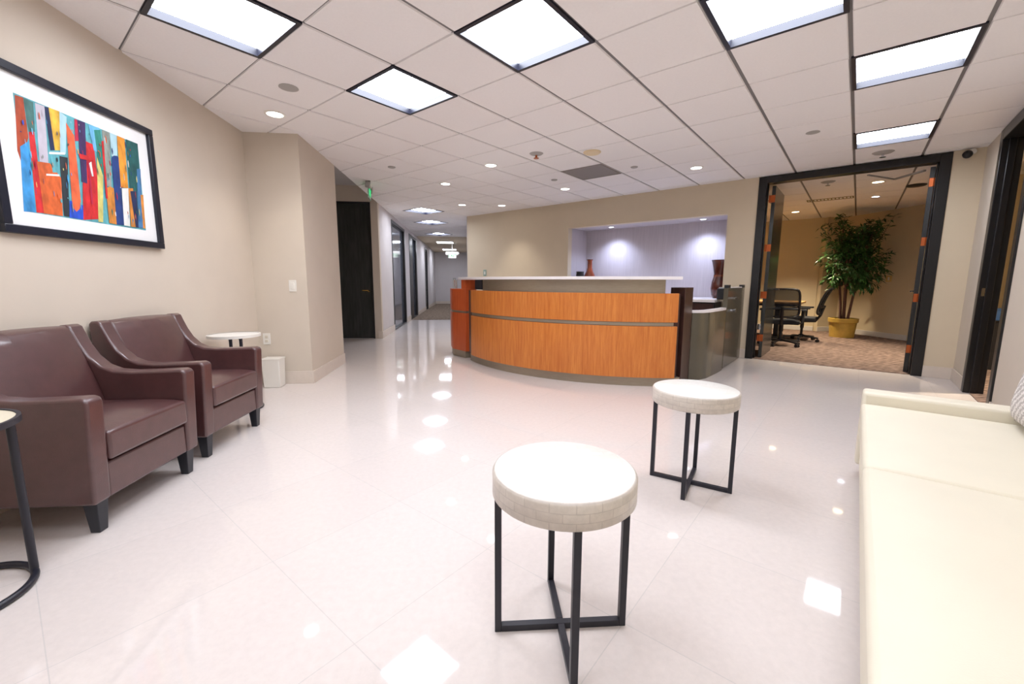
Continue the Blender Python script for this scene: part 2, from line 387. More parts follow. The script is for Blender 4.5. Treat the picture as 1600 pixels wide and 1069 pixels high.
b = new(); box(b, -.06, -.02, -L+.06, L-.06, .01, zt-.06); link('door_leaf', b, DOORGREY, d)

# double door to the conference room (local x = into the room, y = to the left)
d = thing('door_3', 'tall black double door frame opening to the conference room', 'door', uv(UM, .255), A45, kind='structure')
JL, JR, JW, DT = .945, -.945, .1, .15       # outer edges
b = new()
box(b, -.015, DT, JL-JW, JL, 0, H-.01); box(b, -.015, DT, JR, JR+JW, 0, H-.01); box(b, -.015, DT, JR+JW, JL-JW, 2.47, H-.01)
box(b, .05, .09, JL-JW-.014, JL-JW, 0, 2.47); box(b, .05, .09, JR+JW, JR+JW+.014, 0, 2.47)
link('door_frame', b, BLACK, d, bevel=.004)
def leaf_of(side):
    yy = (JL-JW) if side > 0 else (JR+JW)
    th = .045
    y0_, y1_ = (yy-.012-th, yy-.012) if side > 0 else (yy+.012, yy+.012+th)
    if side > 0: y0_ -= .03; y1_ -= .03
    b = new(); box(b, DT+.012, DT+.85, y0_, y1_, .012, 2.455)
    lf = link('door_leaf', b, DOORGREY if side > 0 else BLACK, d, bevel=.002)
    for z in (.3, .93, 1.6, 2.28):
        b = new(); yh = yy-.02 if side > 0 else yy+.008
        box(b, DT-.055, DT-.002, yy-.004 if side > 0 else yy-.0, yy if side > 0 else yy+.004, z-.05, z+.05)
        lathe(b, [(.011, z-.05), (.011, z+.05)], 10, DT+.003, yh)
        box(b, DT+.006, DT+.0115, min(y0_, yh), max(y1_-.004, yh+.004), z-.05, z+.05)
        link('hinge', b, COPPER, lf, bevel=.002)['label'] = 'copper coloured hinge'
    b = new(); xk = DT+.78; yf = y0_ if side > 0 else y1_; sg = -1 if side > 0 else 1
    tube(b, [(xk, yf, 1.0), (xk, yf+sg*.05, 1.0), (xk-.11, yf+sg*.055, 1.0)], .01, 8)
    link('lever_handle', b, DARKP, lf)
    if side < 0:
        for q in [lf]+list(lf.children):
            pv = Vector((DT+.003, yy+.012, 0)); q.data.transform(Matrix.Translation(pv) @ Matrix.Rotation(radians(-6.5), 4, 'Z') @ Matrix.Translation(-pv))
    return lf
lfL = leaf_of(1)
leaf_of(-1)
b = new(); box(b, DT-.002, DT+.03, JL-JW-.05, JL-JW-.006, .42, .5); link('door_latch', b, CHROME, lfL, bevel=.004)
b = new(); bar(b, (DT+.05, JR+JW+.1, 2.43), (DT+.4, JR+JW+.35, 2.43), .03, .02); bar(b, (DT+.4, JR+JW+.35, 2.43), (DT+.02, JR+JW+.62, 2.45), .02, .015)
link('door_closer', b, GREYP, d)

# single door frame in the right wall
d = thing('door_4', 'black door frame in the wall beyond the sofa', 'door', uv((RU0+RU1)/2, VR), A45, kind='structure')
L = (RU1-RU0)/2
b = new(); box(b, -L, -L+.09, -.13, .016, 0, 2.55); box(b, L-.1, L, -.13, .016, 0, 2.55); box(b, -L+.09, L-.1, -.13, .016, 2.45, 2.55)
box(b, L-.118, L-.1, -.08, -.03, 0, 2.45)
link('door_frame', b, BLACK, d, bevel=.004)
b = new(); box(b, L-.1035, L-.099, -.028, -.004, .98, 1.06); link('strike_plate', b, CHROME, d)

# ================================================================== CEILING FITTINGS
def troffer(a, c, label, dm=None, group='square ceiling light panels'):
    x0, y0 = cell(a, c)
    t = thing('ceiling_light', label, 'light', uv(x0+T/2, y0+T/2, H), A45, group)
    h = T/2; k = .026; dz = .055
    b = new()
    for x_0, x_1, y_0, y_1 in ((-h, h, -h, -h+k), (-h, h, h-k, h), (-h, -h+k, -h+k, h-k), (h-k, h, -h+k, h-k)):
        box(b, x_0, x_1, y_0, y_1, -.004, dz)
    link('frame', b, FRAMEB, t, smooth=False)
    b = new(); box(b, -h+k, h-k, -h+k, h-k, dz-.012, dz)
    link('diffuser', b, dm or DIFF, t, smooth=False)
    return t
LL = ['leftmost ceiling light panel, out from the framed picture', 'square ceiling light panel nearest the pier with the light switch', 'square ceiling light panel at top centre of the photo',
      'ceiling light panel cut by the top edge right of centre', 'second ceiling light panel out from the conference room door', 'ceiling light panel just before the conference room door',
      'added unseen light panel overhead, above the armchairs', 'added unseen light panel overhead, above the sofa', 'added unseen light panel behind the viewer']
for (a, c), l in zip(LIGHTS, LL): troffer(a, c, l)
for (a, c), l in zip(HLIGHTS, ['first light panel along the hallway ceiling', 'second light panel along the hallway ceiling', 'third light panel along the hallway ceiling']):
    troffer(a, c, l, DIFFH, 'hallway ceiling lights')
for y_, l in ((16.0, 'fourth hallway light panel, on the beige ceiling'), (19.4, 'hallway light panel nearest the end wall')):
    t = thing('ceiling_light', l, 'light', (-.88, y_, H-.004), 0, 'hallway ceiling lights')
    b = new(); box(b, -.31, .31, -.31, -.29, -.03, 0); box(b, -.31, .31, .29, .31, -.03, 0); box(b, -.31, -.29, -.29, .29, -.03, 0); box(b, .29, .31, -.29, .29, -.03, 0)
    link('frame', b, WHITEP, t)
    b = new(); box(b, -.29, .29, -.29, .29, -.024, -.004); link('diffuser', b, DIFFH, t)

def downlight(loc, label, lens=CAN, power=0, col=(1, .93, .84), r=.065, group='recessed ceiling downlights', size=radians(95)):
    t = thing('downlight', label, 'light', loc, 0, group)
    b = new(); lathe(b, [(r+.02, 0), (r+.02, -.005), (r+.003, -.008), (r, -.002), (r, 0)], 28, cap=False); link('trim_ring', b, WHITEP, t)
    b = new(); lathe(b, [(.002, -.0035), (r, -.0035), (r, -.0015)], 28); link('lens', b, lens, t)
    if power:
        ld = bpy.data.lights.new('lamp', 'SPOT'); ld.energy = power; ld.color = col; ld.spot_size = size; ld.spot_blend = .95; ld.shadow_soft_size = .05
        lo = bpy.data.objects.new('lamp', ld); COL.objects.link(lo); lo.parent = t; lo.location = (0, 0, -.03)
    return t
downlight((-1.70, 4.153, H), 'small lit downlight beside the wall pier', power=SPOT_W*.5)
downlight((.285, 5.57, H), 'lit downlight in front of the desk, nearest the sprinkler', power=SPOT_W)
downlight((-.345, 6.661, H), 'lit downlight above the left end of the desk', power=SPOT_W)
downlight((1.52, 6.787, H), 'lit downlight between air grille and main wall', power=SPOT_W)
downlight((2.914, 5.382, H), 'lit downlight above the desk gate, right of the air grille', power=SPOT_W)
downlight((.635, 8.358, H), 'tiny bright downlight close to the main wall end', power=SPOT_W)
downlight((-.125, 8.385, H), 'lit downlight at the mouth of the hallway', power=SPOT_W*.6)
downlight((5.915, 5.79, H), 'warm lit downlight nearest in the conference room', CANW, WARM_W, (1, .86, .66))
downlight((6.866, 6.735, H), 'small bright spot deeper in the conference room ceiling', CANB, SPOT_W*1.2, (1, .9, .8), .05)
downlight((6.721, 8.331, H), 'warm downlight above the office chairs', CANW, WARM_W, (1, .82, .58))
for v_, l in ((3.62, 'left recessed spot in the niche ceiling'), (2.02, 'right recessed spot in the niche ceiling')):
    p = uv(7.32, v_, NZ1+.01); downlight(p, l, CANB, 60, (.62, .72, 1), .04, 'niche spots', radians(130))

def disc(name, loc, r, m, label, cat, h=.012, group=None):
    b = new(); lathe(b, [(r*.98, 0), (r, -h*.4), (r*.85, -h)], 28); return tag(link(name, b, m, loc=loc), label, cat, group)
disc('ceiling_cover', (-1.362, 3.606, H), .07, GREYP, 'round blank ceiling cover near the pier downlight', 'cover', .006)
disc('ceiling_speaker', (1.40, 4.90, H), .1, mat('cream_plastic', (226, 206, 168), .5), 'round cream ceiling disc right of the sprinkler', 'speaker', .018)
disc('ceiling_cover', (3.366, 4.045, H), .06, GREYP, 'round blank ceiling cover left of the farthest light panel', 'cover', .005)
disc('ceiling_sensor', (2.114, 5.446, H), .045, GREYP, 'small grey ceiling disc right of the air grille', 'sensor', .01)
disc('ceiling_sensor', (1.233, 6.232, H), .045, GREYP, 'small grey ceiling disc left of the air grille', 'sensor', .01)
disc('ceiling_sensor', (-.984, 5.808, H), .05, GREYP, 'small grey ceiling disc before the exit sign', 'sensor', .01)
disc('ceiling_vent', (6.667, 5.903, H), .12, DARKP, 'dark round vent in the conference room ceiling', 'vent', .02)
def sprinkler(loc, label, r=.07, m=CHROME):
    t = thing('sprinkler', label, 'sprinkler', loc, 0, 'ceiling sprinklers')
    b = new(); lathe(b, [(r, 0), (r*.8, -.012), (r*.35, -.02)], 20); link('escutcheon', b, GREYP, t)
    b = new(); lathe(b, [(.012, -.02), (.012, -.045), (.03, -.05), (.03, -.055)], 14); link('deflector', b, m, t)
sprinkler((.781, 5.03, H), 'sprinkler head left of the round cream disc', .08, COPPER)
sprinkler((4.652, 4.535, H), 'sprinkler head just before the conference door header', .1)
sprinkler((5.205, 5.875, H), 'sprinkler head inside the conference room ceiling', .09)
def grille(c, rz, lx, ly, n, label, m, name='air_grille'):
    t = thing(name, label, 'vent', c, rz)
    k = .02; b = new()
    for a in ((-lx/2, lx/2, -ly/2, -ly/2+k), (-lx/2, lx/2, ly/2-k, ly/2), (-lx/2, -lx/2+k, -ly/2+k, ly/2-k), (lx/2-k, lx/2, -ly/2+k, ly/2-k)): box(b, *a, -.006, 0)
    link('frame', b, m, t)
    b = new()
    for i in range(n):
        y_ = -ly/2+k+(ly-2*k)*(i+.5)/n; prism(b, [(y_-.008, -.001), (y_+.006, -.005), (y_+.008, -.004), (y_-.006, 0)], -lx/2+k, lx/2-k, 'x')
    link('slats', b, m, t)['kind'] = 'stuff'
grille(uv(*[q+T/2 for q in cell(5, 0)], H), A45, T-.02, T-.02, 24, 'square grey air grille in the ceiling before the niche', RETURN)
grille(uv(9.43, .52, H), A45, .2, .66, 12, 'long olive slot diffuser in the conference ceiling', OLIVE)

# exit signs
def text_mesh(name, body, size, m, parent, loc, rot, ext=.002):
    cu = bpy.data.curves.new(name, 'FONT'); cu.body = body; cu.size = size; cu.align_x = 'CENTER'; cu.align_y = 'CENTER'; cu.extrude = ext
    o = bpy.data.objects.new(name+'_c', cu); COL.objects.link(o)
    me = bpy.data.meshes.new_from_object(o.evaluated_get(bpy.context.evaluated_depsgraph_get()))
    bpy.data.objects.remove(o)
    me.materials.clear(); me.materials.append(m)
    q = bpy.data.objects.new(name, me); COL.objects.link(q); q.parent = parent; q.location = loc; q.rotation_euler = rot
    return q
def exit_sign(loc, rz, label, panel_m, drop):
    t = thing('exit_sign', label, 'exit sign', loc, rz)
    b = new(); box(b, -.16, .16, -.03, .03, -.035, 0)
    if drop > .06: tube(b, [(0, 0, -.03), (0, 0, -drop)], .012, 8); box(b, -.24, .24, -.03, .03, -drop-.05, -drop)
    link('canopy', b, WHITEP, t, bevel=.004)
    z1 = -drop-.05 if drop > .06 else -.035
    b = new(); box(b, -.15, .15, -.008, .008, z1-.19, z1); pn = link('sign_panel', b, panel_m, t, bevel=.002)
    for sg, rx in ((-1, (pi/2, 0, 0)), (1, (pi/2, 0, pi))):
        text_mesh('lettering', 'EXIT', .15, EXITG, pn, (0, sg*.0095, z1-.1), rx)
    for x_ in (-.2, .2):
        b = new(); tube(b, [(x_*.7, 0, z1+.02), (x_, 0, z1+.01)], .008, 8); tube(b, [(x_, .035, z1-.01), (x_, -.03, z1-.02)], [.045, .055], 14)
        link('lamp_head', b, GREYP if drop < .06 else WHITEP, t)
exit_sign((-1.5, 6.82, H), radians(98), 'green edge-lit exit sign seen side-on at the alcove', ACRYL, .03)
exit_sign((-.64, 16.5, H-.004), 0, 'small exit sign hanging at the end of the hallway', WHITEP, .32)

# security camera
t = thing('security_camera', 'small black dome security camera at the ceiling corner', 'camera', uv(UM, -.81, 2.5), A45)
b = new(); tube(b, [(0, 0, .02), (-.05, -.03, .03)], [.03, .03], 12); link('bracket', b, WHITEP, t)
b = new(); bmesh.ops.create_uvsphere(b, u_segments=16, v_segments=10, radius=.042, matrix=Matrix.Translation((-.055, .015, .0))); link('dome', b, DARKP, t)

# ================================================================== WALL THINGS
def plate(name, label, cat, loc, rz, w_=.075, h_=.12, m=WHITEP, kind_='switch'):
    """local -y faces the room"""
    t = thing(name, label, cat, loc, rz)
    b = new(); box(b, -w_/2, w_/2, -.006, 0, -h_/2, h_/2); link('plate', b, m, t, bevel=.002)
    if kind_ == 'switch':
        b = new(); box(b, -.017, .017, -.011, -.004, -.034, .034); link('rocker', b, WHITEP, t, bevel=.002)
    else:
        for z in (-.022, .022):
            b = new(); box(b, -.016, .016, -.009, -.004, z-.014, z+.014); link('socket', b, mat('ivory_plastic', (214, 206, 190), .4), t, bevel=.003)
plate('light_switch', 'white light switch plate on the pier', 'switch', (-1.85, YP, 1.05), 0)
plate('power_outlet', 'white power outlet low on the pier by the side table', 'outlet', (-2.15, YP, .49), 0, kind_='o')
plate('light_switch', 'small grey-green switch plate on the main wall above the desk', 'switch', (.345, 9.443, 1.30), -A45, .09, .14, mat('grey_green_plastic', (150, 172, 160), .4))
plate('wall_box', 'tiny grey box on the wall at the hallway end', 'box', (-.75, 21.5, 1.22), 0, .14, .16, GREYP)
plate('thermostat', 'small pale plate on the conference wall right of the plant', 'switch', (8.42, 7.75, 1.2), -pi/2, .12, .12, mat('tan_plastic', (214, 186, 120), .5))

# framed abstract picture on the left wall (local: x out of wall, y along, z up, origin at centre bottom)
t = thing('framed_picture', 'large black framed abstract picture of colourful vertical stripes', 'picture', (XL, 2.82, 1.325))
PY0, PY1, PZ1, fwid = -.535, .53, .815, .042
b = new()
box(b, .002, .035, PY0, PY1, 0, fwid); box(b, .002, .035, PY0, PY1, PZ1-fwid, PZ1); box(b, .002, .035, PY0, PY0+fwid, fwid, PZ1-fwid); box(b, .002, .035, PY1-fwid, PY1, fwid, PZ1-fwid)
link('frame', b, PICF, t, bevel=.004)
b = new(); box(b, .004, .014, PY0+fwid, PY1-fwid, fwid, PZ1-fwid); link('mat_board', b, MATB, t)
ART = [
('rust', [(2.447, 2.0), (2.487, 2.003), (2.485, 1.814), (2.429, 1.683), (2.419, 1.732)]),
('sky', [(2.435, 1.755), (2.482, 1.795), (2.465, 1.443), (2.405, 1.438)]),
('tealgrey', [(2.487, 2.003), (2.536, 2.001), (2.523, 1.853), (2.489, 1.842)]),
('red', [(2.489, 1.842), (2.518, 1.852), (2.508, 1.445), (2.468, 1.443)]),
('grey', [(2.545, 2.001), (2.594, 2.004), (2.571, 1.712), (2.524, 1.709)]),
('navy', [(2.593, 2.001), (2.616, 2.007), (2.618, 1.791), (2.592, 1.783)]),
('yellow', [(2.616, 2.007), (2.676, 2.009), (2.649, 1.8), (2.618, 1.791)]),
('pale', [(2.676, 2.009), (2.716, 1.996), (2.679, 1.789), (2.646, 1.78)]),
('orange', [(2.509, 1.705), (2.579, 1.714), (2.631, 1.65), (2.61, 1.446), (2.506, 1.444)]),
('white', [(2.583, 1.773), (2.675, 1.796), (2.673, 1.784), (2.581, 1.761)]),
('white', [(2.55, 1.654), (2.623, 1.668), (2.622, 1.658), (2.548, 1.644)]),
('teal', [(2.585, 1.751), (2.627, 1.763), (2.625, 1.678), (2.587, 1.669)]),
('char', [(2.639, 1.768), (2.687, 1.772), (2.648, 1.447), (2.616, 1.447)]),
('blue', [(2.662, 1.539), (2.752, 1.524), (2.746, 1.445), (2.648, 1.445)]),
('orange2', [(2.706, 1.963), (2.747, 1.908), (2.732, 1.542), (2.719, 1.503), (2.695, 1.482), (2.679, 1.502), (2.677, 1.542)]),
('crimson', [(2.762, 2.002), (2.779, 2.003), (2.772, 1.887), (2.748, 1.879)]),
('red', [(2.816, 1.9), (2.87, 1.896), (2.861, 1.467), (2.733, 1.444), (2.758, 1.639)]),
('purple', [(2.779, 2.003), (2.83, 2.006), (2.79, 1.657), (2.755, 1.659)]),
('sky2', [(2.85, 2.003), (2.926, 2.009), (2.915, 1.857), (2.865, 1.863)]),
('green', [(2.884, 1.984), (2.931, 2.0), (2.932, 1.753), (2.888, 1.721)]),
('lime', [(2.88, 1.836), (2.908, 1.726), (2.865, 1.448), (2.832, 1.447)]),
('greyg', [(2.942, 2.004), (2.998, 2.006), (2.96, 1.672), (2.92, 1.674)]),
('pale', [(2.998, 2.006), (3.051, 2.007), (3.035, 1.869), (2.99, 1.867)]),
('navyb', [(2.988, 1.856), (3.008, 1.874), (3.034, 1.88), (3.046, 1.866), (3.022, 1.45), (2.964, 1.448)]),
('ochre', [(2.917, 1.657), (2.947, 1.675), (2.976, 1.67), (2.964, 1.448), (2.909, 1.45)]),
('yello2', [(3.051, 2.007), (3.112, 2.007), (3.093, 1.695), (3.033, 1.688)]),
('dteal', [(3.124, 2.008), (3.22, 2.009), (3.204, 1.7), (3.106, 1.68)]),
('white', [(3.039, 1.683), (3.093, 1.695), (3.07, 1.45), (3.022, 1.45)]),
('ochre', [(3.093, 1.695), (3.133, 1.703), (3.125, 1.451), (3.078, 1.449)]),
('navy', [(3.106, 1.68), (3.162, 1.691), (3.141, 1.449), (3.117, 1.45)]),
('steel', [(3.186, 1.84), (3.219, 1.848), (3.182, 1.452), (3.141, 1.449)]),
('ochre', [(3.192, 1.673), (3.217, 1.678), (3.202, 1.452), (3.182, 1.452)]),
('red', [(2.927, 1.935), (2.942, 1.94), (2.921, 1.598), (2.907, 1.595)]),
('crimson', [(2.81, 1.786), (2.82, 1.788), (2.81, 1.545), (2.797, 1.543)]),
('white', [(2.818, 1.778), (2.835, 1.792), (2.837, 1.709), (2.825, 1.706)]),
('red', [(2.756, 1.816), (2.852, 1.818), (2.855, 1.798), (2.763, 1.788)]),
]
PC = dict(rust=(178, 74, 40), sky=(60, 150, 214), tealgrey=(70, 116, 112), red=(206, 40, 44), grey=(196, 190, 202), navy=(30, 44, 84), yellow=(232, 184, 66), pale=(176, 212, 222),
          orange=(224, 104, 48), white=(232, 232, 228), teal=(96, 172, 182), char=(42, 50, 56), orange2=(236, 104, 62), blue=(38, 84, 206), crimson=(190, 34, 70), purple=(62, 42, 92),
          sky2=(108, 178, 218), green=(48, 132, 118), lime=(214, 204, 120), greyg=(150, 158, 150), navyb=(34, 62, 124), ochre=(216, 140, 60), yello2=(230, 150, 52), dteal=(34, 92, 92), steel=(70, 122, 168))
names = ['teal']+[k for k in PC if k != 'teal']
mats = [mat('paint_'+k, PC[k], .6, noise=.35 if k not in ('white', 'grey', 'pale') else .1, nscale=28, stretch=(1, 1, .5)) for k in names]
b = new()
vs = [b.verts.new((.0145, y_-2.82, z-1.325)) for y_, z in ((2.42, 1.44), (3.21, 1.44), (3.225, 2.008), (2.44, 2.008))]; b.faces.new(vs)
rnd = random.Random(3)
for i, (k, pts) in enumerate(ART):
    f = b.faces.new([b.verts.new((.0147+i*.00012, y_-2.82, z-1.325)) for y_, z in pts]); f.material_index = names.index(k)
for i in range(90):                       # dabs and drips of paint
    y_ = rnd.uniform(2.44, 3.19)-2.82; z = rnd.uniform(1.46, 1.98)-1.325; k = rnd.choice(names)
    w_, h_ = rnd.uniform(.0015, .005), rnd.uniform(.004, .03)
    pts = [(y_+w_*cos(a)*rnd.uniform(.6, 1.2), z+h_*sin(a)*rnd.uniform(.6, 1.2)) for a in [j*pi/3 for j in range(6)]]
    f = b.faces.new([b.verts.new((.0197+i*.00001, p, q)) for p, q in pts]); f.material_index = names.index(k)
o = link('artwork', b, mats, t, smooth=False)

# ================================================================== ARMCHAIRS (front = +x)
def armchair():
    t = thing('armchair', 'brown leather armchair nearest the left edge with its side towards us', 'armchair', (0, 0, 0), 0, 'brown leather armchairs')
    W, AT = .338, .086
    curve = [(.300, .585), (.292, .606), (.27, .612), (.16, .608), (.02, .604), (-.07, .612), (-.13, .638), (-.18, .688), (-.215, .75), (-.24, .81), (-.255, .85), (-.275, .862), (-.305, .86), (-.322, .845)]
    prof = [(-.285, .14), (.278, .14)]+curve
    for sg, nm in ((-1, 'armrest'), (1, 'armrest')):
        b = new(); y0, y1 = (-W, -W+AT) if sg < 0 else (W-AT, W)
        prism(b, prof, y0, y1, 'y'); link(nm, b, LEATHER, t, bevel=.013, seg=3)
    b = new(); wi = W-AT+.004
    n = 9; rows = [(-.115, .40), (-.135, .5), (-.165, .6), (-.198, .7), (-.232, .79), (-.252, .838), (-.27, .857), (-.30, .858), (-.32, .84), (-.29, .40)]
    grid = []
    for j in range(n):
        q = j/(n-1)*2-1; bul = (1-q*q)*.022
        grid.append([b.verts.new((x_+(bul if i < 6 else 0), q*wi, z+(bul*.35 if 4 <= i <= 8 else 0))) for i, (x_, z) in enumerate(rows)])
    for a, c in zip(grid, grid[1:]):
        for i in range(len(rows)): b.faces.new((a[i], a[(i+1) % len(rows)], c[(i+1) % len(rows)], c[i]))
    b.faces.new(grid[0]); b.faces.new(grid[-1][::-1])
    link('backrest', b, LEATHER, t, bevel=.008, ang=50)
    # crowned seat cushion
    b = new(); nx, ny = 8, 8; top = []
    for i in range(nx+1):
        r_ = []
        for j in range(ny+1):
            x_ = -.14+.435*i/nx; y_ = -wi+.006+(2*wi-.012)*j/ny; a, c = 2*i/nx-1, 2*j/ny-1
            r_.append(b.verts.new((x_, y_, .452+.026*(1-a*a)*(1-c*c)-.012*max(0, a)**4)))
        top.append(r_)
    for i in range(nx):
        for j in range(ny): b.faces.new((top[i][j], top[i+1][j], top[i+1][j+1], top[i][j+1]))
    edge = [top[i][0] for i in range(nx+1)]+[top[nx][j] for j in range(1, ny+1)]+[top[i][ny] for i in range(nx-1, -1, -1)]+[top[0][j] for j in range(ny-1, 0, -1)]
    low = [b.verts.new((v.co.x, v.co.y, .312)) for v in edge]
    for i in range(len(edge)): b.faces.new((edge[i], low[i], low[(i+1) % len(edge)], edge[(i+1) % len(edge)]))
    b.faces.new(low)
    link('seat_cushion', b, LEATHER, t, bevel=.014, seg=3, ang=40)
    b = new(); box(b, -.285, .272, -W+AT, W-AT, .14, .300); link('seat_rail', b, LEATHER, t, bevel=.01)
    for x_ in (.235, -.25):
        for y_ in (-.285, .285):
            b = new(); vs = box(b, x_-.03, x_+.03, y_-.03, y_+.03, 0, .145)
            for v in vs[:4]: v.co.x = x_+(v.co.x-x_)*.68; v.co.y = y_+(v.co.y-y_)*.68
            link('leg', b, LEGB, t, bevel=.003)['label'] = 'tapered black leg'
    return t
ch = armchair(); ch.location = (-1.872, 2.186, 0); ch.rotation_euler = (0, 0, radians(-1))
dup(ch, (-1.885, 2.995, 0), radians(-2), 'brown leather armchair farther away, beside the small white-topped table')

# ================================================================== SIDE TABLES
def drum_table(label):
    t = thing('drum_table', label, 'table', (0, 0, 0), 0, 'round white mosaic side tables')
    R, z0, z1, n = .217, .462, .541, 64
    b = new(); uvl = b.loops.layers.uv.new('uv')
    prof = [(R-.006, z0), (R, z0+.006), (R, z1-.008), (R-.003, z1-.003), (R-.008, z1)]
    rings = [[b.verts.new((r*cos(2*pi*i/n), r*sin(2*pi*i/n), z)) for i in range(n)] for r, z in prof]
    for k in range(len(rings)-1):
        for i in range(n):
            f = b.faces.new((rings[k][i], rings[k][(i+1) % n], rings[k+1][(i+1) % n], rings[k+1][i])); f.material_index = 1
            for lp, (ii, kk) in zip(f.loops, ((i, k), (i+1, k), (i+1, k+1), (i, k+1))): lp[uvl].uv = (2*pi*R*ii/n, prof[kk][1]-z0)
    b.faces.new(rings[-1]); b.faces.new(rings[0][::-1]).material_index = 1
    link('tabletop', b, [SHELL, SHELLR], t, ang=50)
    wl = .021
    for k in range(4):
        a = k*pi/2; q = Vector((cos(a)*(R-.017), sin(a)*(R-.017), 0))
        b = new(); box(b, -wl/2, wl/2, -wl/2, wl/2, 0, z0)
        bmesh.ops.rotate(b, verts=b.verts, cent=(0, 0, 0), matrix=Matrix.Rotation(a, 3, 'Z')); bmesh.ops.translate(b, verts=b.verts, vec=q)
        link('leg', b, BLUEB, t, bevel=.0015)
    for a in (0, pi/2):
        b = new(); e = R-.017-wl/2
        if a == 0: box(b, -e, e, -wl/2, wl/2, 0, wl)
        else:
            box(b, -wl/2+.0, wl/2, -e, -wl/2-.0005, 0, wl); box(b, -wl/2, wl/2, wl/2+.0005, e, 0, wl)
        link('foot_rail', b, BLUEB, t, bevel=.0015)
    return t
dt = drum_table('round white mosaic side table nearest us, standing alone on the floor')
dt.location = (.28, 1.186, 0); dt.rotation_euler = (0, 0, radians(-2))
dup(dt, (1.197, 2.075, 0), radians(-37), 'round white mosaic side table farther back, between desk and sofa')

def c_table(loc, rz, label, R, zt, two, top_m):
    t = thing('side_table', label, 'table', loc, rz, 'c-shaped side tables')
    b = new(); lathe(b, [(R-.012, zt-.012), (R-.012, zt), (.001, zt+.002)], 48); link('tabletop', b, top_m, t)
    b = new(); lathe(b, [(R-.012, zt-.018), (R, zt-.018), (R, zt+.003), (R-.012, zt+.003)], 48, cap=False)
    lathe(b, [(.01, zt-.018), (R-.012, zt-.018), (R-.012, zt-.0122), (.01, zt-.0122)], 48)
    link('rim', b, BLUEB if not two else WHITEP, t)
    ys = (-.035, .035) if two else (0,)
    for y_ in ys:
        b = new(); tube(b, [(R-.03, y_, .02), (R-.03, y_, zt-.018)], .0125, 14); link('pole', b, BLUEB, t)
    b = new(); rr = R-.03; tube(b, [(rr*cos(2*pi*i/48), rr*sin(2*pi*i/48), .0125) for i in range(48)], .0125, 12, closed=True); link('base_ring', b, BLUEB, t)
    if two:
        b = new(); box(b, -R*.6, R-.02, -.046, -.024, zt-.036, zt-.0185); box(b, -R*.6, R-.02, .024, .046, zt-.036, zt-.0185); link('support_bar', b, BLUEB, t)
    return t
IV = mat('ivory_stone_top', (226, 216, 192), .35, noise=.05, nscale=9)
c_table((-1.765, 1.475, 0), radians(50), 'round ivory table with one black pole cut by the left edge', .218, .622, False, IV)
c_table((-1.985, 3.74, 0), radians(-60), 'small white round table behind the far armchair', .195, .65, True, mat('white_table_top', (240, 238, 232), .35))
t = thing('waste_bin', 'low white bin standing against the pier beside the far armchair', 'bin', (-2.05, 4.54, 0))
b = new(); vs = box(b, -.09, .09, -.075, .075, .0, .3)
for v in vs[:4]: v.co.x *= .9; v.co.y *= .9
link('body', b, WHITEP, t, bevel=.008)
b = new(); box(b, -.093, .093, -.078, .078, .293, .305); link('rim', b, WHITEP, t, bevel=.003)

# ================================================================== SOFA (local x along, y towards back) placed with front edge at v=-.07
t = thing('sofa', 'long low cream leather sofa along the right edge', 'sofa', uv(1.4, -.078), A45)
# local: x = u-1.4, y = v+.07 (negative = towards back)
x0, x1 = -1.7, 1.74
b = new(); box(b, x0+.01, x1-.01, -.79, -.02, .08, .33); link('base_frame', b, CREAM, t, bevel=.012)
for xa in (x1-.135, x0):
    b = new(); box(b, xa, xa+.135, -.795, 0, .075, .5); link('armrest', b, CREAM, t, bevel=.018, seg=3)
b = new(); prism(b, [(-.62, .30), (-.795, .30), (-.83, .70), (-.80, .735), (-.745, .735), (-.715, .70)], x0+.137, x1-.137, 'x'); link('backrest', b, CREAM, t, bevel=.02, seg=3)
def cushion(xa, xb):
    b = new(); nx, ny = 14, 10; top = []
    for i in range(nx+1):
        r_ = []
        for j in range(ny+1):
            a, c = 2*i/nx-1, 2*j/ny-1
            x_ = xa+(xb-xa)*i/nx; y_ = -.635+(.637)*j/ny
            r_.append(b.verts.new((x_, y_, .438+.018*(1-a**4)*(1-c**4)+.003*sin(9*x_+4*y_)*(1-a*a)*(1-c*c))))
        top.append(r_)
    for i in range(nx):
        for j in range(ny): b.faces.new((top[i][j], top[i+1][j], top[i+1][j+1], top[i][j+1]))
    edge = [top[i][0] for i in range(nx+1)]+[top[nx][j] for j in range(1, ny+1)]+[top[i][ny] for i in range(nx-1, -1, -1)]+[top[0][j] for j in range(ny-1, 0, -1)]
    low = [b.verts.new((v.co.x, v.co.y, .333)) for v in edge]
    for i in range(len(edge)): b.faces.new((edge[i], low[i], low[(i+1) % len(edge)], edge[(i+1) % len(edge)]))
    b.faces.new(low); link('seat_cushion', b, CREAM, t, bevel=.016, seg=3, ang=40)
xs = [x0+.137, -.72, .548, x1-.137]
for a, c in zip(xs, xs[1:]): cushion(a+.001, c-.001)
for xa in (x0+.1, x1-.1):
    for ya in (-.72, -.1):
        b = new(); lathe(b, [(.02, 0), (.026, .08)], 14, xa, ya); link('leg', b, BLUEB, t)

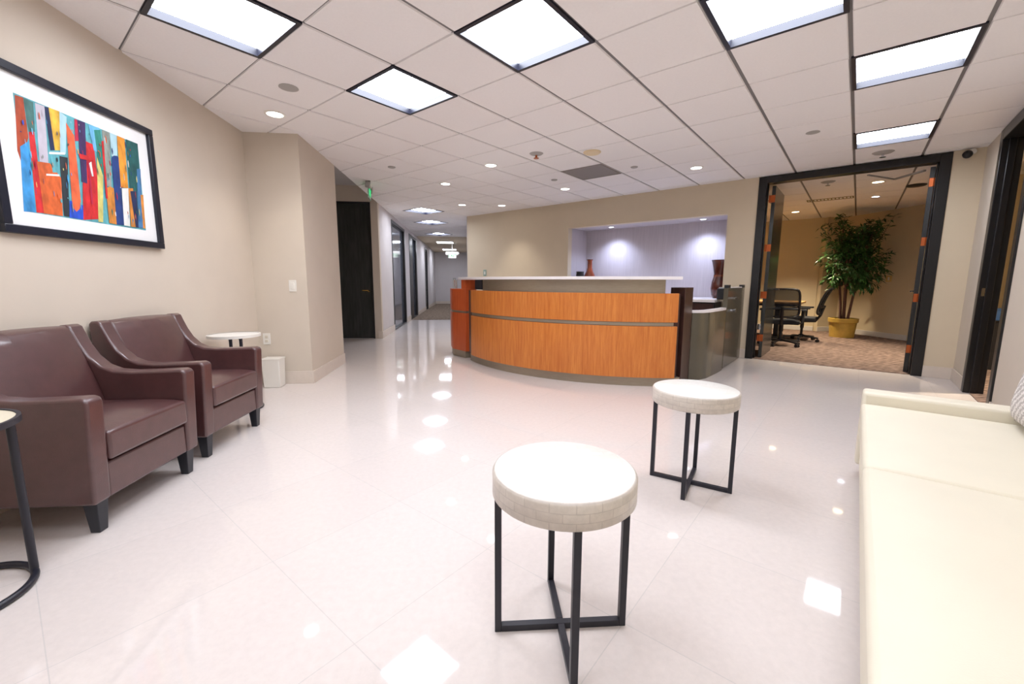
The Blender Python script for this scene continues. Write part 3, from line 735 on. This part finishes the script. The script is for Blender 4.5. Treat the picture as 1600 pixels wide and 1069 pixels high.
# throw cushion with knitted diagonal pattern, leaning on the sofa back
KN = bpy.data.materials.new('knitted_cushion'); KN.use_nodes = True
nt = KN.node_tree; bs = nt.nodes['Principled BSDF']; bs.inputs['Roughness'].default_value = .9
tc = nt.nodes.new('ShaderNodeTexCoord'); wv = nt.nodes.new('ShaderNodeTexWave'); wv.wave_type = 'BANDS'; wv.bands_direction = 'DIAGONAL'
wv.inputs['Scale'].default_value = 13; wv.inputs['Distortion'].default_value = 5; wv.inputs['Detail Scale'].default_value = 9
nt.links.new(tc.outputs['Object'], wv.inputs[0])
cr = nt.nodes.new('ShaderNodeValToRGB'); cr.color_ramp.elements[0].color = lin((172, 164, 160)); cr.color_ramp.elements[1].color = lin((232, 226, 222))
nt.links.new(wv.outputs[0], cr.inputs[0]); nt.links.new(cr.outputs[0], bs.inputs['Base Color'])
bp = nt.nodes.new('ShaderNodeBump'); bp.inputs['Strength'].default_value = .5; nt.links.new(wv.outputs[0], bp.inputs['Height']); nt.links.new(bp.outputs[0], bs.inputs['Normal'])
def pillow_bm(w_, h_, th):
    b = new(); n = 16; sd = []
    for sg in (1, -1):
        g = [[b.verts.new(((2*i/n-1)*w_/2*(1-.05*(1-(2*j/n-1)**2)), sg*th/2*((1-(2*i/n-1)**4)*(1-(2*j/n-1)**4))**.6, (2*j/n-1)*h_/2*(1-.05*(1-(2*i/n-1)**2)))) for j in range(n+1)] for i in range(n+1)]
        for i in range(n):
            for j in range(n): b.faces.new((g[i][j], g[i+1][j], g[i+1][j+1], g[i][j+1]))
    bmesh.ops.remove_doubles(b, verts=b.verts, dist=.0005)
    return b
t2 = thing('throw_pillow', 'grey knitted throw pillow at the right edge on the cream sofa', 'pillow', uv(2.78, -.672, .452+.21), A45)
o = link('pillow_cover', pillow_bm(.44, .42, .13), KN, t2, ang=80)
o.rotation_euler = (radians(10), 0, 0)
b = new(); n = 16
pts = [(.215*a, 0, .205*c) for a, c in ((-1, -1), (-.5, -.965), (0, -.95), (.5, -.965), (1, -1), (.965, -.5), (.95, 0), (.965, .5), (1, 1), (.5, .965), (0, .95), (-.5, .965), (-1, 1), (-.965, .5), (-.95, 0), (-.965, -.5))]
tube(b, pts, .004, 6, closed=True); o2 = link('piping', b, mat('pillow_piping', (150, 138, 120), .9), o)

# ================================================================== RECEPTION DESK
DC = Vector((2.347, 6.619, 0))
t = thing('reception_desk', 'curved cherry wood reception desk with white counter', 'desk', DC)
def arc(bm, r0, r1, a0, a1, z0, z1, n=None):
    n = n or max(2, int(abs(a1-a0)/2)); secs = []
    for i in range(n+1):
        a = radians(a0+(a1-a0)*i/n)
        secs.append([bm.verts.new((r*cos(a), r*sin(a), z)) for r, z in ((r0, z0), (r1, z0), (r1, z1), (r0, z1))])
    for p, q in zip(secs, secs[1:]):
        for k in range(4): bm.faces.new((p[k], p[(k+1) % 4], q[(k+1) % 4], q[k]))
    bm.faces.new(secs[0]); bm.faces.new(secs[-1][::-1])
b = new(); arc(b, 2.36, 2.448, 197, 267, 0, .1); link('plinth', b, STEEL, t)['label'] = 'brushed metal plinth'
b = new(); arc(b, 2.38, 2.452, 196, 266, .1, .985); link('carcass', b, BROWNP, t)
b = new(); arc(b, 2.454, 2.49, 200.5, 265.3, .1, .648); link('lower_panel', b, CHERRY, t, bevel=.002)
b = new(); arc(b, 2.454, 2.49, 200.5, 265.3, .69, .99); link('upper_panel', b, CHERRY, t, bevel=.002)
b = new(); arc(b, 2.454, 2.474, 200.5, 264.5, .652, .686); link('reveal_strip', b, STEEL, t)
b = new(); arc(b, 2.30, 2.42, 206, 262.5, .985, 1.13); link('counter_riser', b, STEEL, t)['label'] = 'brushed metal riser under the counter'
b = new(); arc(b, 2.28, 2.425, 200.5, 205.8, 1.0, 1.128); link('riser_end', b, BLUEB, t)
b = new(); arc(b, 2.05, 2.525, 184, 265.6, 1.13, 1.162, 48); link('countertop', b, COUNTER, t, bevel=.003)['label'] = 'white countertop'
b = new(); arc(b, 1.7, 2.36, 197, 262, .72, .75, 40); link('work_surface', b, COUNTER, t)
# left end of the desk
b = new(); P3 = [(-.06, 6.03), (-.235, 6.29), (-.262, 6.33), (-.30, 6.62), (.05, 6.66), (.10, 6.08)]
P3 = [(x_-DC.x, y_-DC.y) for x_, y_ in P3]
prism(b, P3, .1, .655); prism(b, P3, .685, 1.0); q = [(P3[0][0], P3[0][1]), (-.118-DC.x, 6.112-DC.y), (.03-DC.x, 6.3-DC.y), P3[5]]
prism(b, q, 1.0, 1.128)
link('end_panel', b, CHERRYD, t, bevel=.003)
b = new(); cx_ = sum(p[0] for p in P3)/6; cy_ = sum(p[1] for p in P3)/6
prism(b, [(cx_+(p[0]-cx_)*.9, cy_+(p[1]-cy_)*.9) for p in P3], 0, .1); link('end_plinth', b, STEEL, t)
b = new(); prism(b, [(cx_+(p[0]-cx_)*.95, cy_+(p[1]-cy_)*.95) for p in P3], .655, .685)
link('end_reveal', b, STEEL, t)
for x_, y_ in ((-.225, 6.33), (-.2, 6.5)):
    b = new(); lathe(b, [(.016, 1.0), (.016, 1.13)], 12, x_-DC.x, y_-DC.y); link('standoff', b, CHROME, t)
# right end: dark brown upright
b = new(); prism(b, [(x_-DC.x, y_-DC.y) for x_, y_ in ((2.235, 4.19), (2.455, 4.43), (2.40, 4.60), (2.16, 4.36))], 0, 1.05)
link('end_upright', b, BROWNP, t, bevel=.003)
# gate and low screen joining the desk to the wall
t = thing('counter_gate', 'low taupe gloss screen and gate at the right end of the desk', 'gate', (0, 0, 0))
lo_pts = [Vector(p) for p in ((2.47, 4.448), (2.60, 4.452), (2.72, 4.515), (3.03, 4.79), (3.19, 4.95))]
def wall_strip(bm, pts, th, z0, z1):
    L_, R_ = [], []
    for i, p in enumerate(pts):
        d_ = (pts[min(i+1, len(pts)-1)]-pts[max(i-1, 0)]).normalized(); nn = Vector((-d_.y, d_.x))
        L_.append(p+nn*th); R_.append(p)
    prism(bm, [tuple(p) for p in R_]+[tuple(p) for p in L_[::-1]], z0, z1)
b = new(); wall_strip(b, lo_pts, .06, .0, .765); link('low_screen', b, TAUPE, t)
b = new(); wall_strip(b, [p+Vector((-.003, -.003)) for p in lo_pts], .07, .767, .795); link('screen_cap', b, COUNTER, t)
g0, g1 = uv(5.77, 1.25), uv(6.80, 1.25)
gp = [Vector((3.20, 4.955)), Vector((3.25, 5.01)), g1.xy]
b = new(); wall_strip(b, gp, .05, .02, 1.035); gp_o = link('gate_panel', b, TAUPE, t)
b = new(); wall_strip(b, [gp[0].lerp(gp[2], .22), gp[0].lerp(gp[2], .8)], .052, 1.036, 1.05); link('gate_cap', b, COUNTER, t)
for f_ in (.03, .9):
    b = new(); q0 = gp[0].lerp(gp[2], f_); q1 = gp[0].lerp(gp[2], f_+.09); wall_strip(b, [q0, q1], .055, 1.036, 1.075); link('corner_block', b, DARKP, t)
dirn = (gp[2]-gp[0]).normalized(); nrm = Vector((dirn.y, -dirn.x))
c0 = gp[0].lerp(gp[2], .3)
b = new(); p = Vector((*(c0+nrm*.012), .905)); tube(b, [p-Vector((*nrm*.02, 0)), p+Vector((*nrm*.03, 0))], .014, 10); tube(b, [p+Vector((*nrm*.03, 0))-Vector((*dirn*.1, 0)), p+Vector((*nrm*.03, 0))+Vector((*dirn*.12, 0))], .009, 10); link('slide_bolt', b, CHROME, t)
b = new(); p = Vector((*c0, .745)); tube(b, [p-Vector((*nrm*.01, 0)), p+Vector((*nrm*.02, 0)), p+Vector((*nrm*.05, 0))], [.02, .016, .03], 14); link('knob', b, CHROME, t)

# credenza under the niche and its counter
t = thing('credenza', 'dark built-in cabinet with white counter below the wall niche', 'cabinet', uv(UM, 2.95), A45)
b = new(); box(b, -.40, -.02, -1.38, 1.35, 0, .82); link('body', b, DARKP, t, bevel=.004)
for i in range(4):
    ya = -1.37+i*.68
    b = new(); box(b, -.42, -.402, ya, ya+.67, .1, .805); dr = link('cabinet_door', b, BROWNP, t, bevel=.003)
    b = new(); tube(b, [(-.425, ya+.06, .7), (-.445, ya+.06, .7), (-.445, ya+.06, .6), (-.425, ya+.06, .6)], .005, 8); link('pull', b, CHROME, dr)
b = new(); box(b, -.44, -.003, -1.39, 1.36, .822, .862); box(b, -.003, .68, -1.37, 1.345, .832, .862); link('countertop', b, COUNTER, t, bevel=.003)
t = thing('bottle_vase', 'orange brown glazed bottle vase at the left of the niche', 'vase', uv(7.33, 4.05, .8625))
b = new(); lathe(b, [(.06, 0), (.10, .06), (.125, .17), (.125, .28), (.10, .38), (.065, .45), (.048, .52), (.046, .64), (.056, .67)], 32); link('body', b, CERAMIC, t)
b = new(); lathe(b, [(.044, .67), (.058, .669), (.06, .678), (.044, .68)], 32, cap=False); link('lip', b, CERAMICD, t)
t = thing('small_bowl', 'small dark pot beside the orange bottle vase', 'pot', uv(7.04, 4.09, .8625))
b = new(); lathe(b, [(.05, 0), (.075, .1), (.08, .3), (.07, .42), (.075, .44)], 28); link('body', b, DARKP, t)
t = thing('flared_vase', 'tall dark red flared vase at the right of the niche', 'vase', uv(7.25, 1.705, .8625))
b = new(); lathe(b, [(.075, 0), (.10, .05), (.115, .15), (.105, .25), (.085, .33), (.08, .38), (.095, .47), (.115, .56), (.128, .595), (.118, .592), (.08, .45)], 32); link('body', b, CERAMICD, t)
b = new(); lathe(b, [(.087, .33), (.084, .335), (.084, .36), (.0805, .365)], 32, cap=False); link('neck_band', b, CERAMIC, t)
# small dark box of unknown use behind the gate
t = thing('dark_box', 'small dark box on the counter behind the desk gate', 'block', uv(6.70, 1.50, .863), A45)
b = new(); box(b, -.1, .1, -.1, .07, 0, .16); link('body', b, DARKP, t, bevel=.01)
b = new(); box(b, -.08, .08, -.08, .05, .16, .175); link('lid', b, GREYP, t, bevel=.004)

# ================================================================== CONFERENCE ROOM
t = thing('conference_table', 'maple edged conference table behind the office chairs', 'table', uv(10.15, 1.75), A45)
b = new(); box(b, -.5, .5, -.95, 1.3, .70, .74); link('tabletop', b, TABLEW, t, bevel=.008)
b = new(); box(b, -.45, .45, -.85, 1.2, .655, .70); link('apron', b, DARKP, t)
for y_ in (-.55, .9):
    b = new(); box(b, -.3, .3, y_-.04, y_+.04, .02, .655); box(b, -.42, .42, y_-.05, y_+.05, .006, .05); link('pedestal', b, DARKP, t, bevel=.005)

def office_chair():
    t = thing('office_chair', 'black mesh office chair with its back towards us', 'chair', (0, 0, 0), 0, 'black mesh office chairs')
    z0 = .006
    b = new()       # seat, front = +x
    n = 8
    g = [[b.verts.new((-.22+.46*i/n, -.24+.48*j/n, z0+.455+.02*(1-(2*j/n-1)**2)-.03*max(0, (i/n-.7)/.3)**2)) for j in range(n+1)] for i in range(n+1)]
    for i in range(n):
        for j in range(n): b.faces.new((g[i][j], g[i+1][j], g[i+1][j+1], g[i][j+1]))
    ed = [g[i][0] for i in range(n+1)]+[g[n][j] for j in range(1, n+1)]+[g[i][n] for i in range(n-1, -1, -1)]+[g[0][j] for j in range(n-1, 0, -1)]
    low = [b.verts.new((v.co.x*.95, v.co.y*.95, z0+.39)) for v in ed]
    for i in range(len(ed)): b.faces.new((ed[i], low[i], low[(i+1) % len(ed)], ed[(i+1) % len(ed)]))
    b.faces.new(low); link('seat', b, FABRIC, t, bevel=.012)
    def bp(a, c):      # back surface: a across -1..1, c height 0..1
        return Vector((-.22-.05*c-.10*c*c+.05*(1-a*a)*-1, a*(.22-.02*c), z0+.52+.48*c))
    b = new(); loop = []
    for k in range(40):
        q = 2*pi*k/40; ca, sa = cos(q), sin(q); e = .35
        a = math.copysign(abs(ca)**e, ca); c = (math.copysign(abs(sa)**e, sa)+1)/2
        loop.append(bp(a, c))
    tube(b, loop, .016, 8, closed=True); br = link('back_frame', b, DARKP, t)
    b = new(); n = 10
    g = [[b.verts.new(bp((2*i/n-1)*.96, .02+.96*j/n)) for j in range(n+1)] for i in range(n+1)]
    for i in range(n):
        for j in range(n): b.faces.new((g[i][j], g[i+1][j], g[i+1][j+1], g[i][j+1]))
    o = link('back_mesh', b, MESHB, br); sm = o.modifiers.new('solid', 'SOLIDIFY'); sm.thickness = .004
    b = new(); tube(b, [bp(0, .35)+Vector((-.02, 0, 0)), (-.27, 0, z0+.5), (-.2, 0, z0+.385), (0, 0, z0+.375)], .022, 8); tube(b, [bp(-.9, .3)+Vector((-.012, 0, 0)), bp(0, .3)+Vector((-.016, 0, 0)), bp(.9, .3)+Vector((-.012, 0, 0))], .02, 8); link('back_support', b, DARKP, t)
    for sg in (-1, 1):
        b = new(); tube(b, [(-.02, sg*.2, z0+.39), (-.02, sg*.27, z0+.42), (-.02, sg*.275, z0+.62)], .02, 8); box(b, -.13, .14, sg*.275-.035, sg*.275+.035, z0+.62, z0+.65); link('armrest', b, DARKP, t, bevel=.008)
    b = new(); lathe(b, [(.022, z0+.1), (.022, z0+.25), (.03, z0+.25), (.03, z0+.37), (.09, z0+.375), (.09, z0+.392)], 16); link('gas_column', b, DARKP, t)
    b = new(); lathe(b, [(.045, z0+.075), (.045, z0+.12), (.03, z0+.13)], 14)
    for k in range(5):
        a = k*2*pi/5+.3; bar(b, (.03*cos(a), .03*sin(a), z0+.1), (.29*cos(a), .29*sin(a), z0+.075), .04, .028)
    ba = link('star_base', b, DARKP, t, bevel=.004)
    for k in range(5):
        a = k*2*pi/5+.3; c = Vector((.285*cos(a), .285*sin(a), 0)); q = Vector((-sin(a), cos(a), 0))
        b = new()
        for sg in (-1, 1): tube(b, [c+q*sg*.008+Vector((0, 0, z0+.028)), c+q*sg*.026+Vector((0, 0, z0+.028))], .0275, 12)
        tube(b, [c+Vector((0, 0, z0+.035)), c+Vector((0, 0, z0+.08))], .008, 8)
        link('caster', b, DARKP, ba)
    return t
oc = office_chair(); oc.location = uv(8.75, .985); oc.scale = (1.04, 1.12, 1.0); oc.rotation_euler = (0, 0, A45+.1)
oc2 = dup(oc, uv(9.75, .76), A45+radians(88), 'black mesh office chair turned sideways at the table end'); oc2.scale = (1, 1, 1)

# potted ficus tree
t = thing('potted_tree', 'tall leafy green tree in a yellow pot in the conference corner', 'plant', (7.66, 7.90, .006))
b = new(); lathe(b, [(.205, 0), (.232, .30), (.252, .31), (.256, .385), (.236, .39), (.228, .34)], 36); pot = link('pot', b, POT, t)
b = new(); lathe(b, [(.01, .335), (.226, .335), (.226, .345), (.01, .35)], 30); link('soil', b, SOIL, pot)
rnd = random.Random(11)
tips = []
for k in range(4):
    a = k*pi/2+.5; p = Vector((.06*cos(a), .06*sin(a), .34)); q = Vector((.13*cos(a+.5)+(.04 if k % 2 else -.04), .13*sin(a+.5), 1.0)); e = Vector((.22*cos(a), .22*sin(a), 1.75))
    b = new(); pts = []
    for i in range(9):
        f = i/8; pts.append((p*(1-f)**2+q*2*f*(1-f)+e*f*f)+Vector((.012*sin(7*f+k), .012*cos(5*f+k), 0)))
    tube(b, pts, [.026-.014*i/8 for i in range(9)], 8); link('trunk', b, TRUNK, t)
    tips.append(pts)
bl, bbr = new(), new()
def leaf_quad(c, d, L, w_):
    d = d.normalized(); sd = d.cross(Vector((rnd.uniform(-.4, .4), rnd.uniform(-.4, .4), 1))).normalized()
    nn = sd.cross(d)
    pts = [c, c+d*L*.35+sd*w_, c+d*L-nn*L*.18, c+d*L*.35-sd*w_]
    m_ = c+d*L*.45+nn*L*.05
    v = [bl.verts.new(p) for p in pts]; vm = bl.verts.new(m_)
    bl.faces.new((v[0], v[1], vm)); bl.faces.new((v[1], v[2], vm)); bl.faces.new((v[2], v[3], vm)); bl.faces.new((v[3], v[0], vm))
rx = Vector((.995, -.1, 0)); ry = Vector((.1, .995, 0))
for k in range(150):
    pts = tips[k % 4]; st = Vector(pts[rnd.randint(4, 8)])
    while True:
        a, zz = rnd.uniform(-1, 1), rnd.uniform(0, 1)
        dpt = rnd.uniform(-.75, .55)
        if a*a+dpt*dpt*1.2 > 1: continue
        break
    # crown silhouette: broad on top, ragged skirts below
    h_ = .92+1.5*zz
    wmax = .72*(1-abs(zz-.62)**2*1.3) if zz > .25 else .34+.9*zz
    e = rx*a*wmax+ry*dpt*.62+Vector((.04, -.02, h_))
    mid = st.lerp(e, .55)+Vector((0, 0, .14)); br_ = []
    for i in range(6):
        f = i/5; br_.append(st*(1-f)**2+mid*2*f*(1-f)+e*f*f)
    tube(bbr, br_, [.007-.001*i for i in range(6)], 5)
    for i in range(24):
        f = rnd.uniform(.3, 1); p = st*(1-f)**2+mid*2*f*(1-f)+e*f*f
        p = p+Vector((rnd.uniform(-.03, .03), rnd.uniform(-.03, .03), rnd.uniform(-.03, .03)))
        d_ = Vector((rnd.uniform(-1, 1), rnd.uniform(-1, 1), rnd.uniform(-1.1, .3)))+(e-st).normalized()*.6
        leaf_quad(p, d_, rnd.uniform(.09, .15), rnd.uniform(.016, .026))
lim = 8.41-7.66
for bm in (bl, bbr):
    for v in bm.verts:
        v.co.z = min(v.co.z, H-.04+rnd.uniform(-.02, .0)); v.co.x = min(v.co.x, lim-rnd.uniform(.0, .02)-.03*0)
        v.co.y = min(v.co.y, 8.86-7.90)
link('foliage', bl, LEAF, t, smooth=False); link('branches', bbr, TRUNK, t)['kind'] = 'stuff'

# things glimpsed through the right doorway, plus an added lamp
t = thing('low_cabinet', 'dark low cabinet through the right doorway', 'cabinet', uv(8.25, -1.42), A45)
b = new(); box(b, -.25, .25, -.3, .3, .006, .62); link('body', b, DARKP, t, bevel=.005)
b = new(); box(b, -.26, .26, -.31, .31, .62, .64); link('top', b, BLACK, t)
t = thing('storage_box', 'small blue box on the dark cabinet through the right doorway', 'box', uv(8.2, -1.42, .64), A45)
b = new(); box(b, -.12, .12, -.14, .14, 0, .13); link('body', b, BLUEBOX, t, bevel=.004)
b = new(); box(b, -.125, .125, -.145, .145, .13, .15); link('lid', b, BLUEBOX, t, bevel=.003)
p = uv(6.6, -1.8, H)  # unseen lamp, added to brighten the office
downlight(p, 'added unseen downlight beyond the right doorway', CANW, WARM_W, (1, .85, .65))
